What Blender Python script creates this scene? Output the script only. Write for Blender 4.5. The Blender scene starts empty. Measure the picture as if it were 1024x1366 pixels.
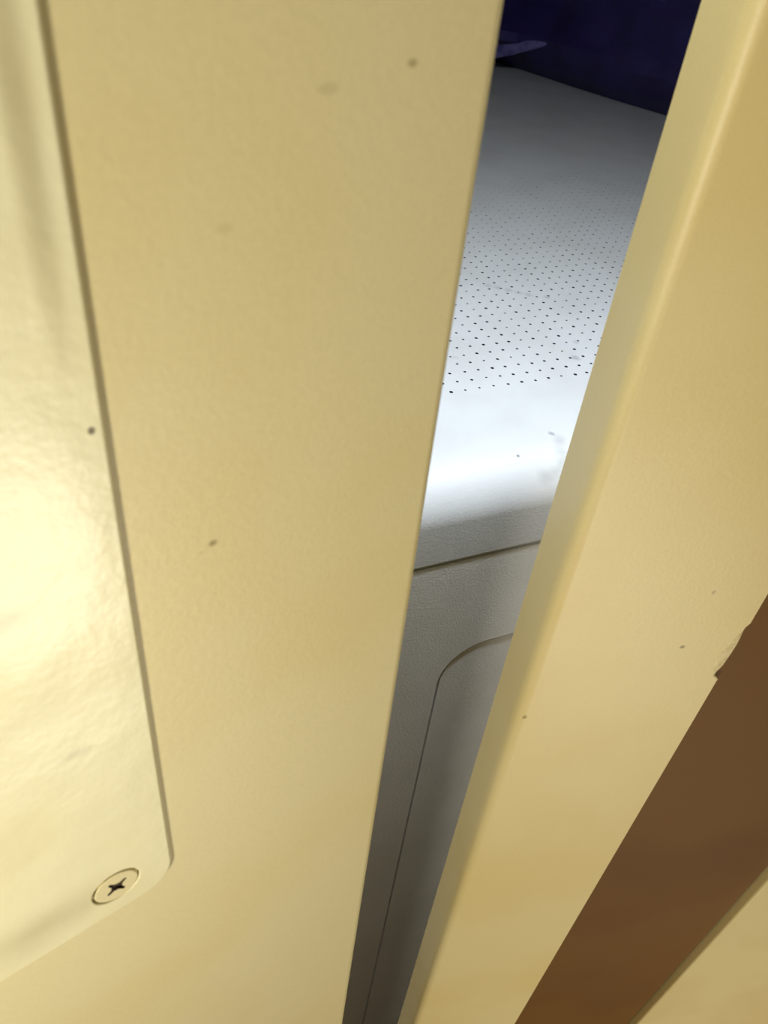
import bpy, bmesh, math, random
from mathutils import Matrix, Vector, noise

random.seed(4)
scene = bpy.context.scene
COL = scene.collection
CAM_Z = 0.95            # height of the lens above the floor; partition heights below are given relative to it

# ------------------------------------------------------------------ camera
cam_d = bpy.data.cameras.new('camera')
cam_d.sensor_fit = 'VERTICAL'
cam_d.sensor_height = 36.0
cam_d.lens = 36.0 * 1050 / 1366
cam_d.clip_start = 0.004
cam = bpy.data.objects.new('camera', cam_d)
COL.objects.link(cam)
right = Vector((0.787765, -0.608293, 0.096982))
up = Vector((0.326482, 0.545838, 0.771667))
fwd = Vector((0.522337, 0.576230, -0.628589))
m = Matrix((right, up, -fwd)).transposed().to_4x4()
m.translation = (0, 0, CAM_Z)
cam.matrix_world = m
cam_d.dof.use_dof = True
cam_d.dof.focus_distance = 0.36
cam_d.dof.aperture_fstop = 30.0
scene.camera = cam

# ------------------------------------------------------------------ world, lights, exposure
world = bpy.data.worlds.new('world')
scene.world = world
world.use_nodes = True
world.node_tree.nodes['Background'].inputs[0].default_value = (0.9, 0.8, 0.6, 1)
world.node_tree.nodes['Background'].inputs[1].default_value = 0.05

def area(name, loc, target, size, power, color, spread=180):
    d = bpy.data.lights.new(name, 'AREA')
    d.shape = 'DISK'
    d.size = size
    d.energy = power
    d.color = color
    d.spread = math.radians(spread)
    o = bpy.data.objects.new(name, d)
    COL.objects.link(o)
    o.location = loc
    o.rotation_euler = (Vector(target) - Vector(loc)).to_track_quat('-Z', 'Y').to_euler()
    return o

area('warm_room_lamp', (-0.24, -0.08, CAM_Z - 0.10), (0.08, 0.09, CAM_Z - 0.10), 0.05, 1.15, (1.0, 0.945, 0.79))
area('warm_low_lamp', (0.12, -0.62, 0.26), (0.25, 0.0, 0.5), 0.25, 3.0, (1.0, 0.93, 0.77))
# unseen cool source behind the slit, its strip shape invented to light the bench
back_light_d = bpy.data.lights.new('unseen_cool_light', 'AREA')
back_light_d.shape = 'RECTANGLE'
back_light_d.size, back_light_d.size_y = 0.28, 0.03
back_light_d.energy = 2.5
back_light_d.color = (0.84, 0.92, 1.0)
back_light = bpy.data.objects.new('unseen_cool_light', back_light_d)
COL.objects.link(back_light)
tx = Vector((0.96863, -0.24852, 0.0))
tz = -(Vector((0.0, 0.06, -0.50)).normalized())
ty = tz.cross(tx).normalized()
tm = Matrix((tx, ty, tx.cross(ty))).transposed().to_4x4()
tm.translation = (0.205, 0.117, CAM_Z + 0.20)
back_light.matrix_world = tm

vs = scene.view_settings
vs.view_transform = 'Standard'
vs.look = 'None'
vs.exposure = 0.0
vs.gamma = 1.0
vs.use_curve_mapping = False

# ------------------------------------------------------------------ materials
def srgb(r, g, b):
    def f(c):
        c /= 255
        return c / 12.92 if c <= 0.04045 else ((c + 0.055) / 1.055) ** 2.4
    return (f(r), f(g), f(b), 1)

def material(name, base, rough=0.5, var=None, var_scale=12, grain=0.0, bump=0.0, bump_scale=60, spots=(), spec=0.5, wave=0.0, wave_scale=8):
    """procedural paint/plastic: soft two-tone mottling, marks at fixed places, fine grain relief"""
    mt = bpy.data.materials.new(name)
    mt.use_nodes = True
    nt = mt.node_tree
    N, L = nt.nodes, nt.links
    b = N['Principled BSDF']
    b.inputs['Roughness'].default_value = rough
    b.inputs['Specular IOR Level'].default_value = spec
    geo = N.new('ShaderNodeNewGeometry')
    pos = geo.outputs['Position']
    col = N.new('ShaderNodeRGB')
    col.outputs[0].default_value = base
    cur = col.outputs[0]
    def mix(fac, a, colour):
        x = N.new('ShaderNodeMix')
        x.data_type = 'RGBA'
        L.new(fac, x.inputs[0])
        L.new(a, x.inputs[6])
        x.inputs[7].default_value = colour
        return x.outputs[2]
    if var:
        t = N.new('ShaderNodeTexNoise')
        t.inputs['Scale'].default_value = var_scale
        t.inputs['Detail'].default_value = 3
        L.new(pos, t.inputs['Vector'])
        r = N.new('ShaderNodeMapRange')
        r.interpolation_type = 'SMOOTHSTEP'
        r.inputs[1].default_value = 0.42
        r.inputs[2].default_value = 0.68
        L.new(t.outputs[0], r.inputs[0])
        cur = mix(r.outputs[0], cur, var)
    if grain:
        t = N.new('ShaderNodeTexNoise')
        t.inputs['Scale'].default_value = 1400
        t.inputs['Detail'].default_value = 2
        L.new(pos, t.inputs['Vector'])
        r = N.new('ShaderNodeMapRange')
        r.inputs[1].default_value = 0.3
        r.inputs[2].default_value = 0.7
        r.inputs[3].default_value = 0.0
        r.inputs[4].default_value = grain
        L.new(t.outputs[0], r.inputs[0])
        cur = mix(r.outputs[0], cur, tuple(c * 0.6 for c in base[:3]) + (1,))
    for (c, rad, colour, strength, soft) in spots:
        wob = N.new('ShaderNodeTexNoise')
        wob.inputs['Scale'].default_value = 0.7 / max(rad)
        L.new(pos, wob.inputs['Vector'])
        s = N.new('ShaderNodeVectorMath')
        s.operation = 'SUBTRACT'
        L.new(pos, s.inputs[0])
        s.inputs[1].default_value = c
        d = N.new('ShaderNodeVectorMath')
        d.operation = 'DIVIDE'
        L.new(s.outputs[0], d.inputs[0])
        d.inputs[1].default_value = rad
        ln = N.new('ShaderNodeVectorMath')
        ln.operation = 'LENGTH'
        L.new(d.outputs[0], ln.inputs[0])
        ad = N.new('ShaderNodeMath')
        ad.operation = 'MULTIPLY_ADD'
        L.new(wob.outputs[0], ad.inputs[0])
        ad.inputs[1].default_value = 0.9
        L.new(ln.outputs['Value'], ad.inputs[2])
        r = N.new('ShaderNodeMapRange')
        r.interpolation_type = 'SMOOTHSTEP'
        r.inputs[1].default_value = 1.45 - soft
        r.inputs[2].default_value = 1.45
        r.inputs[3].default_value = strength
        r.inputs[4].default_value = 0
        L.new(ad.outputs[0], r.inputs[0])
        cur = mix(r.outputs[0], cur, colour)
    L.new(cur, b.inputs['Base Color'])
    nrm = None
    for st, sc, dist in ((wave, wave_scale, 0.01), (bump, bump_scale, 0.0006)):
        if not st:
            continue
        t = N.new('ShaderNodeTexNoise')
        t.inputs['Scale'].default_value = sc
        t.inputs['Detail'].default_value = 2
        L.new(pos, t.inputs['Vector'])
        bp = N.new('ShaderNodeBump')
        bp.inputs['Strength'].default_value = st
        bp.inputs['Distance'].default_value = dist
        L.new(t.outputs[0], bp.inputs['Height'])
        if nrm:
            L.new(nrm, bp.inputs['Normal'])
        nrm = bp.outputs[0]
    if nrm:
        L.new(nrm, b.inputs['Normal'])
    return mt

WALL_Y = 0.0932
def wp(x, z, y=WALL_Y):
    return (x, y, CAM_Z + z)

OLIVE = srgb(120, 100, 40)
GRIME = srgb(110, 100, 70)
M = {}
M['panel'] = material('cream_panel_paint', srgb(230, 217, 168), 0.42, srgb(228, 212, 156), 14, 0.10, 0.08, 700, spots=[
    (wp(0.0459, -0.0923), (0.0013, 0.01, 0.0011), OLIVE, 0.75, 0.9),
    (wp(0.0436, -0.0935), (0.0006, 0.01, 0.0005), OLIVE, 0.3, 0.9),
    (wp(0.0794, -0.0199), (0.0013, 0.01, 0.0008), OLIVE, 0.5, 0.9),
    (wp(0.0655, -0.0225), (0.0020, 0.01, 0.0009), OLIVE, 0.18, 0.8),
    (wp(0.0500, -0.0385), (0.0020, 0.01, 0.0014), OLIVE, 0.16, 0.9)])
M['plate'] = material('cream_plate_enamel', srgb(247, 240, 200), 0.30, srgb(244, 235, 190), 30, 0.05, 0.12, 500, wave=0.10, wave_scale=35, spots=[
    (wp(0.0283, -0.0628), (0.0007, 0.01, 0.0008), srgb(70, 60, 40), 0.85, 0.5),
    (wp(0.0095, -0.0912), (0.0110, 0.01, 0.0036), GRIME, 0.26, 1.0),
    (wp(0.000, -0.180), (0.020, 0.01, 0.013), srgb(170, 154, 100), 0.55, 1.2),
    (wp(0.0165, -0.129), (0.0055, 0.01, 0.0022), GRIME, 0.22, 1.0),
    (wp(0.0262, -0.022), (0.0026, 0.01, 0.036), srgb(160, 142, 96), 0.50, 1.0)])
M['post'] = material('cream_post_paint', srgb(228, 210, 153), 0.45, srgb(225, 204, 141), 14, 0.10, 0.08, 700)
M['corner'] = material('cream_corner_paint', srgb(222, 204, 150), 0.45, srgb(216, 196, 140), 14, 0.10, 0.08, 700)
M['chip'] = material('chipped_paint_core', srgb(244, 228, 178), 0.7, srgb(226, 204, 148), 220, 0.2, 0.8, 500)
M['brown'] = material('brown_laminate', srgb(110, 74, 22), 0.62, srgb(102, 66, 19), 9, 0.15, 0.06, 700, spec=0.25)
M['recess'] = material('screw_recess_grime', srgb(58, 40, 22), 0.8)
M['bench'] = material('white_bench_skin', srgb(226, 228, 230), 0.42, srgb(220, 221, 222), 20, 0.03, 0.2, 900)
M['liner'] = material('dark_bench_liner', srgb(26, 26, 44), 0.9)
M['navy'] = material('navy_fabric', srgb(52, 43, 112), 0.6, srgb(42, 32, 84), 12, 0.25, 0.5, 700)
M['wall'] = material('room_wall_paint', srgb(206, 192, 150), 0.7, srgb(200, 184, 140), 6, 0.05, 0.2, 300)
M['back_wall'] = material('back_room_wall_paint', srgb(60, 58, 66), 0.8, srgb(54, 52, 60), 6, 0.05, 0.2, 300)
M['ceiling'] = material('ceiling_paint', srgb(214, 206, 180), 0.8, srgb(206, 198, 170), 6, 0.05, 0.2, 300)
M['floor'] = material('floor_vinyl', srgb(120, 100, 70), 0.6, srgb(108, 90, 62), 10, 0.1, 0.3, 300)

# ------------------------------------------------------------------ mesh helpers
def link(name, bm, mat, parent=None, smooth=True, loc=None):
    bmesh.ops.recalc_face_normals(bm, faces=bm.faces)
    me = bpy.data.meshes.new(name)
    bm.to_mesh(me)
    bm.free()
    me.materials.append(mat)
    if smooth:
        for p in me.polygons:
            p.use_smooth = True
        me.set_sharp_from_angle(angle=math.radians(35))
    o = bpy.data.objects.new(name, me)
    if smooth:
        wn = o.modifiers.new('weighted_normals', 'WEIGHTED_NORMAL')
        wn.weight = 100
        wn.keep_sharp = True
    COL.objects.link(o)
    base = Vector(loc) if loc else (parent.location.copy() if parent else Vector())
    if base.length:
        me.transform(Matrix.Translation(-base))
    if parent:
        o.parent = parent
    else:
        o.location = base
    return o

def tag(o, label, cat, group=None):
    o['label'] = label
    o['category'] = cat
    if group:
        o['group'] = group
    return o

def thing(name, label, cat, loc):
    o = bpy.data.objects.new(name, None)
    o.empty_display_size = 0.05
    COL.objects.link(o)
    o.location = loc
    return tag(o, label, cat)

class Frame:
    """vertical plane: along, inward (horizontal unit vectors), heights relative to the lens"""
    def __init__(self, origin, deg):
        t = math.radians(deg)
        self.o = Vector((origin[0], origin[1], CAM_Z))
        self.a = Vector((math.cos(t), -math.sin(t), 0))
        self.n = Vector((math.sin(t), math.cos(t), 0))
    def p(self, a, z, d=0.0):
        return self.o + self.a * a + self.n * d + Vector((0, 0, z))

WALL = Frame((0, WALL_Y), 0)
POST = Frame((0.160, WALL_Y), 30)

def loft(bm, fr, rings):
    """rings: [(outline [(a, z)...], depth)], all of one length; capped at both ends"""
    vr = [[bm.verts.new(fr.p(a, z, d)) for a, z in out] for out, d in rings]
    n = len(vr[0])
    side = []
    for r0, r1 in zip(vr, vr[1:]):
        for i in range(n):
            side.append(bm.faces.new((r0[i], r0[(i + 1) % n], r1[(i + 1) % n], r1[i])))
    bm.faces.new(vr[0])
    bm.faces.new(list(reversed(vr[-1])))
    return side

def rounded_rings(outline, r, thick, steps=4):
    rings = []
    for k in range(steps + 1):
        t = math.pi / 2 * k / steps
        rings.append((outline(r * (1 - math.sin(t))), r * (1 - math.cos(t))))
    rings.append((outline(0), thick))
    return rings

def box_mesh(bm, x0, x1, y0, y1, z0, z1):
    v = [bm.verts.new(c) for c in ((x0, y0, z0), (x1, y0, z0), (x1, y1, z0), (x0, y1, z0), (x0, y0, z1), (x1, y0, z1), (x1, y1, z1), (x0, y1, z1))]
    for f in ((0, 3, 2, 1), (4, 5, 6, 7), (0, 1, 5, 4), (1, 2, 6, 5), (2, 3, 7, 6), (3, 0, 4, 7)):
        bm.faces.new([v[i] for i in f])

# ------------------------------------------------------------------ the room (out of frame, but it bounces the light)
Z0, Z1 = -CAM_Z, 2.2 - CAM_Z
for nm, dims, mk in (
        ('floor', (-1.3, 1.7, -1.3, 1.7, -0.05, 0.0), 'floor'),
        ('ceiling', (-1.3, 1.7, -1.3, 1.7, 2.2, 2.25), 'ceiling'),
        ('wall_left', (-1.35, -1.3, -1.3, 1.7, 0.0, 2.2), 'wall'),
        ('wall_right', (1.7, 1.75, -1.3, 1.7, 0.0, 2.2), 'back_wall'),
        ('wall_front', (-1.3, 1.7, -1.35, -1.3, 0.0, 2.2), 'wall'),
        ('wall_back', (-1.3, 1.7, 1.7, 1.75, 0.0, 2.2), 'back_wall')):
    bm = bmesh.new()
    box_mesh(bm, *dims)
    o = link(nm, bm, M[mk], smooth=False)
    o['kind'] = 'structure'

# ------------------------------------------------------------------ cream partition, left of the slit
def panel_outline(i):
    def edge(z):
        return 0.0986 - 0.0086 * (z + 0.2) - i
    zs = [Z0 + (Z1 - Z0) * k / 8 for k in range(9)]
    return [(-1.29, Z0)] + [(edge(z), z) for z in zs] + [(-1.29, Z1)]
bm = bmesh.new()
loft(bm, WALL, rounded_rings(panel_outline, 0.0035, 0.018))
o = link('painted_board', bm, M['panel'], loc=(-0.55, WALL_Y, 0))
tag(o, 'wide cream painted board with small brown specks, left of the open slit', 'board')

# ------------------------------------------------------------------ cover plate with its countersunk screw
PL_T = 0.0010
SC = (0.0175, -0.1813)
plate_fr = Frame((0, WALL_Y - PL_T), 0)
def plate_outline(i):
    r = 0.0085
    xr, zb = 0.0307, -0.1922
    pts = [(-0.24 + i, 0.16 - i), (-0.24 + i, zb + i)]
    for k in range(13):
        t = -math.pi / 2 + math.pi / 2 * k / 12
        pts.append((xr - r + (r - i) * math.cos(t), zb + r + (r - i) * math.sin(t)))
    pts.append((0.0301 - i, 0.0))
    pts.append((0.0296 - i, 0.16 - i))
    return pts
plate = thing('cover_plate', 'glossy pale cream cover plate with rounded corner, screwed onto the speckled cream board', 'plate', (-0.1, WALL_Y - PL_T, CAM_Z - 0.1922))
bm = bmesh.new()
HR = 0.00550
rings = rounded_rings(plate_outline, 0.0007, PL_T, 4)
vr = [[bm.verts.new(plate_fr.p(a, z, d)) for a, z in out] for out, d in rings]
n = len(vr[0])
for r0, r1 in zip(vr, vr[1:]):
    for i in range(n):
        bm.faces.new((r0[i], r0[(i + 1) % n], r1[(i + 1) % n], r1[i]))
NH = 40
def circ(r, d):
    return [bm.verts.new(plate_fr.p(SC[0] + r * math.cos(2 * math.pi * k / NH), SC[1] + r * math.sin(2 * math.pi * k / NH), d)) for k in range(NH)]
h0, h1, h2 = circ(HR + 0.0002, 0), circ(HR, 0.00015), circ(HR, PL_T - 0.00005)
for r0, r1 in ((h0, h1), (h1, h2)):
    for i in range(NH):
        bm.faces.new((r0[i], r0[(i + 1) % NH], r1[(i + 1) % NH], r1[i]))
edges = []
for loop in (vr[0], h0):
    for i in range(len(loop)):
        e = bm.edges.get((loop[i], loop[(i + 1) % len(loop)]))
        edges.append(e)
bmesh.ops.triangle_fill(bm, edges=edges, use_beauty=True)
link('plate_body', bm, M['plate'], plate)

# screw head: flat disc with a real cross recess, sunk a little below the plate's face
HEAD_R, HEAD_D = 0.00500, 0.00010
SH = (SC[0] + 0.00010, SC[1] - 0.00038)     # the head sits a little off-centre in its hole
bm = bmesh.new()
def cross_pts(L, w, wc, rot):
    """Phillips outline: four arms, fattened centre"""
    pts = []
    for q in range(4):
        t = rot + q * math.pi / 2
        c, s = math.cos(t), math.sin(t)
        for x, y in ((wc, -wc * 0.45), (L, -w * 0.8), (L + 0.0001, 0), (L, w * 0.8), (wc, wc * 0.45)):
            pts.append((x * c - y * s, x * s + y * c))
    return pts
ROT = math.radians(35)
cp = cross_pts(0.0027, 0.00042, 0.00125, ROT)
def ring2(pts, d):
    return [bm.verts.new(plate_fr.p(SH[0] + a, SH[1] + z, d)) for a, z in pts]
def cpts(r):
    return [(r * math.cos(2 * math.pi * k / NH), r * math.sin(2 * math.pi * k / NH)) for k in range(NH)]
c0 = ring2(cpts(HEAD_R - 0.00025), HEAD_D)
c1 = ring2(cpts(HEAD_R), HEAD_D + 0.0002)
c2 = ring2(cpts(HEAD_R * 0.80), PL_T - 0.00005)
x0 = ring2(cp, HEAD_D)
edges = []
for loop in (c0, x0):
    for i in range(len(loop)):
        e = bm.edges.get((loop[i], loop[(i + 1) % len(loop)])) or bm.edges.new((loop[i], loop[(i + 1) % len(loop)]))
        edges.append(e)
bmesh.ops.triangle_fill(bm, edges=edges, use_beauty=True)
for r0, r1 in ((c0, c1), (c1, c2)):
    for i in range(NH):
        bm.faces.new((r0[i], r0[(i + 1) % NH], r1[(i + 1) % NH], r1[i]))
screw = link('screw', bm, M['panel'], plate)
screw['label'] = 'cream painted countersunk screw with a dark cross recess'
bm = bmesh.new()
x0 = ring2(cp, HEAD_D)
x1 = ring2([(a * 0.9, z * 0.9) for a, z in cp], HEAD_D + 0.0007)
for i in range(len(x0)):
    bm.faces.new((x0[i], x0[(i + 1) % len(x0)], x1[(i + 1) % len(x0)], x1[i]))
bm.faces.new(x1)
cr = link('cross_recess', bm, M['recess'], None, smooth=False)
cr.parent = screw
cr.data.transform(Matrix.Translation(-plate.location))

# ------------------------------------------------------------------ cream post right of the slit, with a chipped edge
POST_T = 0.0205
def post_right(z):
    return 0.0717 + 0.0140 * (z + 0.297)
CHIP_TOP, CHIP_BOT = -0.183, -0.2125
chip_zs = [CHIP_TOP - (CHIP_TOP - CHIP_BOT) * k / 14 for k in range(15)]
chip_bite = [0.0002, 0.0020, 0.0026, 0.0034, 0.0042, 0.0050, 0.0056, 0.0060, 0.0061, 0.0060, 0.0058, 0.0052, 0.0045, 0.0038, 0.0003]
edge_bite = [0.0000, 0.0013, 0.0008, 0.0003, 0.0000, -0.0002, -0.0003, -0.0003, -0.0002, 0.0000, 0.0002, 0.0005, 0.0012, 0.0022, 0.0000]
def post_outline(il, ir, bites):
    zs = [Z1 + (CHIP_TOP + 0.001 - Z1) * k / 4 for k in range(5)]
    pts = [(0.0 + il, Z0), (0.0 + il, -0.5), (0.0 + il, -0.2), (0.0 + il, 0.0), (0.0 + il, Z1)]
    pts += [(post_right(z) - ir, z) for z in zs]
    pts += [(post_right(z) - max(b, ir), z) for z, b in zip(chip_zs, bites)]
    zs = [CHIP_BOT - 0.001 + (Z0 - CHIP_BOT + 0.001) * k / 4 for k in range(5)]
    pts += [(post_right(z) - ir, z) for z in zs]
    return pts
rings = []
RL, RR = 0.0040, 0.0010
for k in range(5):
    t = math.pi / 2 * k / 4
    rings.append((post_outline(RL * (1 - math.sin(t)), RR * (1 - math.sin(t)), [c + (e - c) * (0, 0.5, 0.9, 1, 1)[k] for c, e in zip(chip_bite, edge_bite)]), RL * (1 - math.cos(t))))
rings.append((post_outline(0, 0, [e * 0.6 for e in edge_bite]), 0.0075))
rings.append((post_outline(0, 0, [0.0] * 15), POST_T))
bm = bmesh.new()
side = loft(bm, POST, rings)
nring = len(rings[0][0])
for ri in range(5):
    for i in range(nring):
        if 10 <= i < 24:
            side[ri * nring + i].material_index = 1
def pp(a, z):
    v = POST.p(a, z)
    return (v.x, v.y, v.z)
post_spots = [
    (pp(0.0515, -0.1937), (0.0012, 0.0012, 0.0011), srgb(95, 75, 45), 0.7, 0.6),
    (pp(0.0033, -0.2289), (0.0010, 0.0010, 0.0016), srgb(120, 100, 55), 0.6, 0.6),
    (pp(0.0529, -0.1675), (0.0009, 0.0009, 0.0013), srgb(120, 95, 55), 0.45, 0.7)]
M['post'] = material('cream_post_paint', srgb(228, 210, 153), 0.45, srgb(225, 204, 141), 14, 0.10, 0.08, 700, spots=post_spots)
bl = POST.p(0.035, Z0, 0)
o = link('painted_post', bm, M['post'], loc=(bl.x, bl.y, 0))
o.data.materials.append(M['chip'])
tag(o, 'narrow cream post with a chipped edge, between the slit and the brown strip', 'post')

# ------------------------------------------------------------------ brown strip and the cream panel beyond it
REC = 0.0045
def corner_edge(z):
    return 0.1640 + 0.037 * (z + 0.478)
def brown_outline(i):
    return [(post_right(Z0) + 0.0012, Z0), (post_right(Z1) + 0.0012, Z1), (corner_edge(Z1) - 0.0015, Z1), (corner_edge(Z0) - 0.0015, Z0)]
bm = bmesh.new()
loft(bm, POST, [(brown_outline(0), REC), (brown_outline(0), POST_T)])
bl = POST.p(0.12, Z0, REC)
o = link('recess_board', bm, M['brown'], loc=(bl.x, bl.y, 0))
tag(o, 'dark brown strip sunk between the cream post and the corner board', 'board')

def corner_outline(i):
    def edge(z):
        return corner_edge(z) + i
    zs = [Z1 + (Z0 - Z1) * k / 8 for k in range(9)]
    return [(1.70, Z0)] + [(edge(z), z) for z in reversed(zs)] + [(1.70, Z1)]
bm = bmesh.new()
loft(bm, POST, rounded_rings(corner_outline, 0.0015, POST_T))
bl = POST.p(0.9, Z0, 0)
o = link('painted_board', bm, M['corner'], loc=(bl.x, bl.y, 0))
tag(o, 'cream board in the lower right corner, beyond the brown strip', 'board')

# ------------------------------------------------------------------ white bench with perforated top, behind the slit
BA = math.radians(-14.39)
BE = Vector((math.cos(BA), math.sin(BA), 0))
BG = Vector((-math.sin(BA), math.cos(BA), 0))
def bp(e, g, z):
    return BE * e + BG * g + Vector((0, 0, CAM_Z + z))
TOP_Z, GF, GR = -0.200, 0.2255, 0.022
E0, E1, G1 = -0.45, 1.02, 1.34
bench = thing('bench', 'white moulded bench with a perforated top and grooved front, behind the slit', 'bench', bp(0.3, GF + 0.3, -CAM_Z))

SP, HOLE = 0.00842, 0.00092
NX, NY = 84, 40
HX0, HY0 = 0.1945 - 14.5 * SP, 0.2975 - 0.5 * SP
HX1, HY1 = HX0 + NX * SP, HY0 + NY * SP
bm = bmesh.new()
grid = [[bm.verts.new(bp(HX0 + i * SP, HY0 + j * SP, TOP_Z)) for j in range(NY + 1)] for i in range(NX + 1)]
for i in range(NX):
    for j in range(NY):
        cx = HX0 + (i + 0.5) * SP + random.uniform(-1, 1) * 0.00035
        cy = HY0 + (j + 0.5) * SP + random.uniform(-1, 1) * 0.00035
        r = HOLE * random.uniform(0.7, 1.2) * (1 - 0.55 * max(0.0, (j - 14) / 26))
        ring, low = [], []
        for k in range(8):
            t = math.radians(-22.5 + 45 * k)
            ring.append(bm.verts.new(bp(cx + r * math.cos(t), cy + r * math.sin(t), TOP_Z)))
            low.append(bm.verts.new(bp(cx + r * math.cos(t), cy + r * math.sin(t), TOP_Z - 0.0012)))
        c = [grid[i + 1][j], grid[i + 1][j + 1], grid[i][j + 1], grid[i][j]]
        # sides: +e side between corners c[0] (low g) and c[1] (high g), then round
        for q in range(4):
            a, b = c[q], c[(q + 1) % 4]
            bm.faces.new((a, b, ring[(2 * q + 1) % 8], ring[(2 * q) % 8]))
            bm.faces.new((b, ring[(2 * q + 2) % 8], ring[(2 * q + 1) % 8]))
        for k in range(8):
            bm.faces.new((ring[k], ring[(k + 1) % 8], low[(k + 1) % 8], low[k])).material_index = 1
# plain skin around the perforated field, the rounded front nosing and the lip down to the seam
prof = [(HY0, TOP_Z), (GF + GR + 0.012, TOP_Z)]
for k in range(13):
    t = math.pi / 2 * k / 12
    prof.append((GF + GR - GR * math.sin(t), TOP_Z - GR + GR * math.cos(t)))
prof += [(GF, -0.2440), (GF + 0.0006, -0.2455), (GF + 0.002, -0.2462), (GF + 0.012, -0.2462)]
es = [E0, HX0] + [HX0 + (HX1 - HX0) * k / 6 for k in range(1, 7)] + [E1]
rows = [[bm.verts.new(bp(e, g, z)) for g, z in prof] for e in es]
for r0, r1 in zip(rows, rows[1:]):
    for k in range(len(prof) - 1):
        bm.faces.new((r0[k], r0[k + 1], r1[k + 1], r1[k]))
def quad(a, b, c, d):
    bm.faces.new([bm.verts.new(bp(e, g, TOP_Z)) for e, g in (a, b, c, d)])
quad((E0, HY0), (HX0, HY0), (HX0, HY1), (E0, HY1))
quad((HX1, HY0), (E1, HY0), (E1, HY1), (HX1, HY1))
quad((E0, HY1), (E1, HY1), (E1, G1), (E0, G1))
bmesh.ops.remove_doubles(bm, verts=bm.verts, dist=1e-6)
bench_spots = []
def bs(e, g, z, r, colour, s, soft=0.8):
    v = bp(e, g, z)
    bench_spots.append(((v.x, v.y, v.z), r if isinstance(r, tuple) else (r, r, r), colour, s, soft))
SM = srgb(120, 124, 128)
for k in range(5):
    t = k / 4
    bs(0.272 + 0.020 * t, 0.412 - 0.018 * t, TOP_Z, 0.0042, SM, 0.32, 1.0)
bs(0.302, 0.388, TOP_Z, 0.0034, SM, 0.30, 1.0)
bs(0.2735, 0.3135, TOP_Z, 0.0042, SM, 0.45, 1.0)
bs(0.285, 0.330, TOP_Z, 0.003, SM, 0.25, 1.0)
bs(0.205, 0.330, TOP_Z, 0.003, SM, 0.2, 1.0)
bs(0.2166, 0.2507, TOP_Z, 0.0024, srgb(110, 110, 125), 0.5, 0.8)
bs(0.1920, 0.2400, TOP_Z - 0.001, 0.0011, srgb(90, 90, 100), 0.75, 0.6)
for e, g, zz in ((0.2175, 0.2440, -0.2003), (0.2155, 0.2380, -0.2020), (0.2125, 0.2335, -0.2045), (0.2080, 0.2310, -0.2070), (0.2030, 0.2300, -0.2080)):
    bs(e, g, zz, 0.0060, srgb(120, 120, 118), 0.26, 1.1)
M['bench'] = material('white_bench_skin', srgb(226, 228, 230), 0.42, srgb(220, 221, 222), 20, 0.03, 0.2, 900, spots=bench_spots)
pt = link('perforated_top', bm, M['bench'], bench)
pt.data.materials.append(M['liner'])

M['front'] = material('grey_white_front_skin', srgb(238, 236, 233), 0.5, srgb(232, 230, 226), 20, 0.05, 0.3, 900)
def bench_box(name, e0, e1, g0, g1, z0, z1, mat):
    bm = bmesh.new()
    v = [bm.verts.new(bp(*c)) for c in ((e0, g0, z0), (e1, g0, z0), (e1, g1, z0), (e0, g1, z0), (e0, g0, z1), (e1, g0, z1), (e1, g1, z1), (e0, g1, z1))]
    for f in ((0, 3, 2, 1), (4, 5, 6, 7), (0, 1, 5, 4), (1, 2, 6, 5), (2, 3, 7, 6), (3, 0, 4, 7)):
        bm.faces.new([v[i] for i in f])
    return link(name, bm, mat, bench, smooth=False)
bench_box('core', E0 + 0.004, E1 - 0.004, GF + 0.026, G1 - 0.004, -CAM_Z + 0.001, TOP_Z - 0.0013, M['liner'])

# front board with a rounded opening, and the door set into it
def rr(e0, e1, z0, z1, r, i=0.0, seg=10):
    pts = []
    for cx, cz, a0 in ((e1 - r, z1 - r, 0), (e0 + r, z1 - r, 90), (e0 + r, z0 + r, 180), (e1 - r, z0 + r, 270)):
        for k in range(seg + 1):
            t = math.radians(a0 + 90 * k / seg)
            pts.append((cx + (r - i) * math.cos(t), cz + (r - i) * math.sin(t)))
    return pts
DE0, DE1, DZ0, DZ1, DR = 0.1650, 0.72, -0.93, -0.3125, 0.026
FT = 0.016
def front_ring(bm, pts, g):
    return [bm.verts.new(bp(e, g, z)) for e, z in pts]
bm = bmesh.new()
GP = GF + 0.0007            # the board sits a hair behind the lip above it
zt = -0.2474
out_pts = lambda i: [(E0 + i, -CAM_Z + 0.001), (E1 - i, -CAM_Z + 0.001), (E1 - i, zt - i), (E0 + i, zt - i)]
o0, o1, o2 = front_ring(bm, out_pts(0.0002), GP), front_ring(bm, out_pts(0.0), GP + 0.0002), front_ring(bm, out_pts(0.0), GP + FT)
i0 = front_ring(bm, rr(DE0, DE1, DZ0, DZ1, DR, -0.0003), GP)
i1 = front_ring(bm, rr(DE0, DE1, DZ0, DZ1, DR), GP + 0.0004)
i2 = front_ring(bm, rr(DE0, DE1, DZ0, DZ1, DR), GP + FT)
for r0, r1 in ((o0, o1), (o1, o2), (i0, i1), (i1, i2)):
    for k in range(len(r0)):
        bm.faces.new((r0[k], r0[(k + 1) % len(r0)], r1[(k + 1) % len(r0)], r1[k]))
edges = []
for loop in (o0, i0):
    for k in range(len(loop)):
        edges.append(bm.edges.get((loop[k], loop[(k + 1) % len(loop)])))
bmesh.ops.triangle_fill(bm, edges=edges, use_beauty=True)
link('front_board', bm, M['front'], bench)
bm = bmesh.new()
g_ = 0.0016
d0 = front_ring(bm, rr(DE0 + g_, DE1 - g_, DZ0 + g_, DZ1 - g_, DR - g_, 0.0001), GP + 0.0008)
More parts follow.
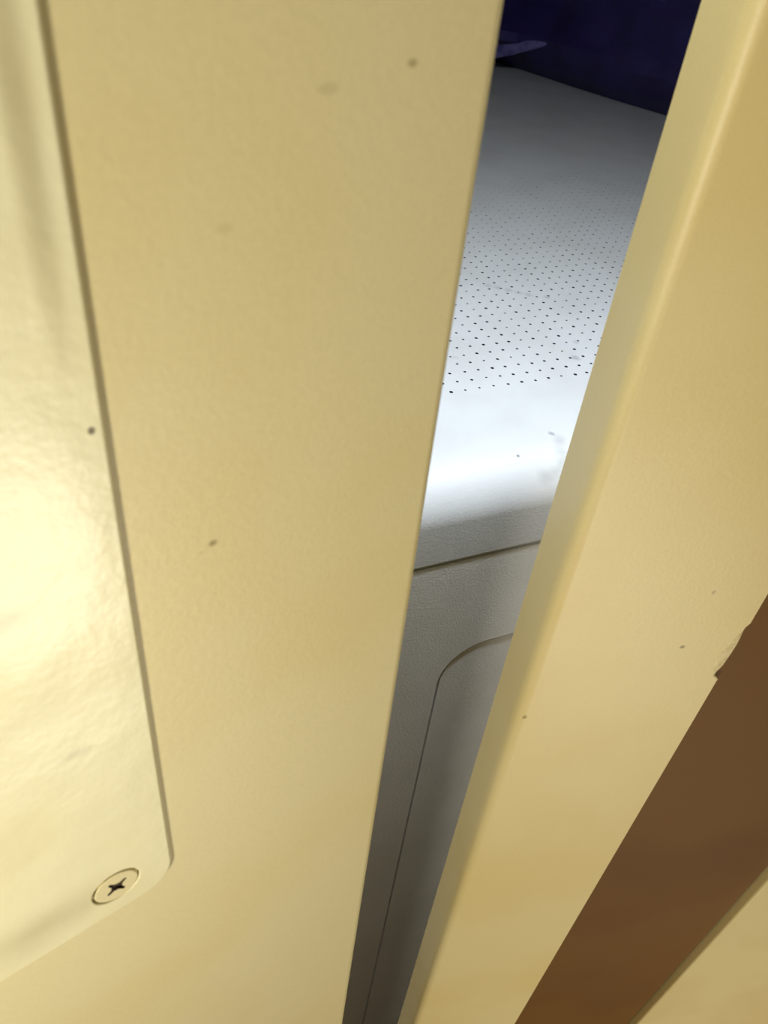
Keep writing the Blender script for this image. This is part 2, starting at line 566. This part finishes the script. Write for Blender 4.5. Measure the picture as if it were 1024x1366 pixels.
d1 = front_ring(bm, rr(DE0 + g_, DE1 - g_, DZ0 + g_, DZ1 - g_, DR - g_), GP + 0.0009)
d2 = front_ring(bm, rr(DE0 + g_, DE1 - g_, DZ0 + g_, DZ1 - g_, DR - g_), GP + FT)
for r0, r1 in ((d0, d1), (d1, d2)):
    for k in range(len(r0)):
        bm.faces.new((r0[k], r0[(k + 1) % len(r0)], r1[(k + 1) % len(r0)], r1[k]))
bm.faces.new(d0)
bm.faces.new(list(reversed(d2)))
link('front_door', bm, M['front'], bench)

# ------------------------------------------------------------------ dark navy bundle lying on the bench
A = bp(0.7201, 0.7794, TOP_Z)
B = bp(0.655, 1.0664, TOP_Z)
ax = (B - A).normalized()                    # along the bundle's near edge
ay = Vector((ax.y, -ax.x, 0))                # away from the camera
if ay.dot(BE) < 0:
    ay = -ay
LEN, DEP, HGT = 0.70, 0.24, 0.34
org = A - ax * 0.12
bm = bmesh.new()
NU, NV = 72, 56
def bundle_point(u, t):
    """u along 0..1; t around the section 0..1 (a soft, slumped rounded box), with folds"""
    ang = 2 * math.pi * t
    c, s = math.cos(ang), math.sin(ang)
    p = 0.45
    x = math.copysign(abs(c) ** p, c)
    y = math.copysign(abs(s) ** p, s)
    endr = (1 - abs(2 * u - 1) ** 6) ** 0.4 if 0 < u < 1 else 0.0
    depth = 0.5 * DEP * (0.86 + 0.14 * endr) * endr
    high = 0.5 * HGT * (0.55 + 0.45 * endr) * (1 if endr > 0 else 0)
    pos = org + ax * (u * LEN) + ay * (DEP / 2 + x * depth) + Vector((0, 0, HGT / 2 + y * high))
    nx = noise.noise(Vector((u * 5.0, y * 2.4 + x * 0.8, 3.1)))
    f1 = math.exp(-((y + 0.74 + 0.20 * (u - 0.6) - 0.08 * nx) / 0.10) ** 2)      # roll of cloth just above the seat
    f2 = math.exp(-((y + 0.48 - 0.5 * (u - 0.6)) / 0.09) ** 2)                  # pinched crease above it
    out = 0.012 * f1 + 0.050 * f1 * math.exp(-((u - 0.62) / 0.08) ** 2) - 0.014 * f2 + 0.012 * nx
    if x < 0 and endr > 0.3:
        pos -= ay * out
    if y < -0.96:
        pos.z = org.z + 0.0008
    return pos
vv = [[bm.verts.new(bundle_point(i / NU, k / NV)) for k in range(NV)] for i in range(NU + 1)]
for i in range(NU):
    for k in range(NV):
        bm.faces.new((vv[i][k], vv[i][(k + 1) % NV], vv[i + 1][(k + 1) % NV], vv[i + 1][k]))
bmesh.ops.remove_doubles(bm, verts=bm.verts, dist=1e-5)
ob = org + ax * LEN / 2 + ay * DEP / 2
bag = thing('fabric_bag', 'dark navy fabric bag slumped at the back of the white perforated bench top', 'bag', (ob.x, ob.y, org.z))
link('bag_body', bm, M['navy'], bag)
# fold highlight put into colour as an added pale strip, lower front of bag
M['fold_highlight'] = material('lavender_highlight_tone', srgb(126, 120, 186), 0.55, srgb(96, 88, 156), 60, 0.15, 0.4, 900)
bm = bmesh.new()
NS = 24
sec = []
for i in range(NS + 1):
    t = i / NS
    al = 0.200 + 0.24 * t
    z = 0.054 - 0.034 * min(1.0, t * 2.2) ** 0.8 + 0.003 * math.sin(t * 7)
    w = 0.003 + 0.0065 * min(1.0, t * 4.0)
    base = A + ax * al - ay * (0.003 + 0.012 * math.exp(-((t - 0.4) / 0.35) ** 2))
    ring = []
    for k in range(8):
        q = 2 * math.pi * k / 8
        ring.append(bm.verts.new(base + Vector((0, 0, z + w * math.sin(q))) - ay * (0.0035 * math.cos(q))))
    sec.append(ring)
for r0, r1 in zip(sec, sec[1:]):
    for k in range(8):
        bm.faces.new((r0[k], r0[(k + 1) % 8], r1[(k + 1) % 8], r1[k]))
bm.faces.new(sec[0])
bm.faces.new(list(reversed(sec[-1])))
st = link('fold_highlight', bm, M['fold_highlight'], bag)
st['label'] = 'pale lavender fold highlight, modelled as an added strip'
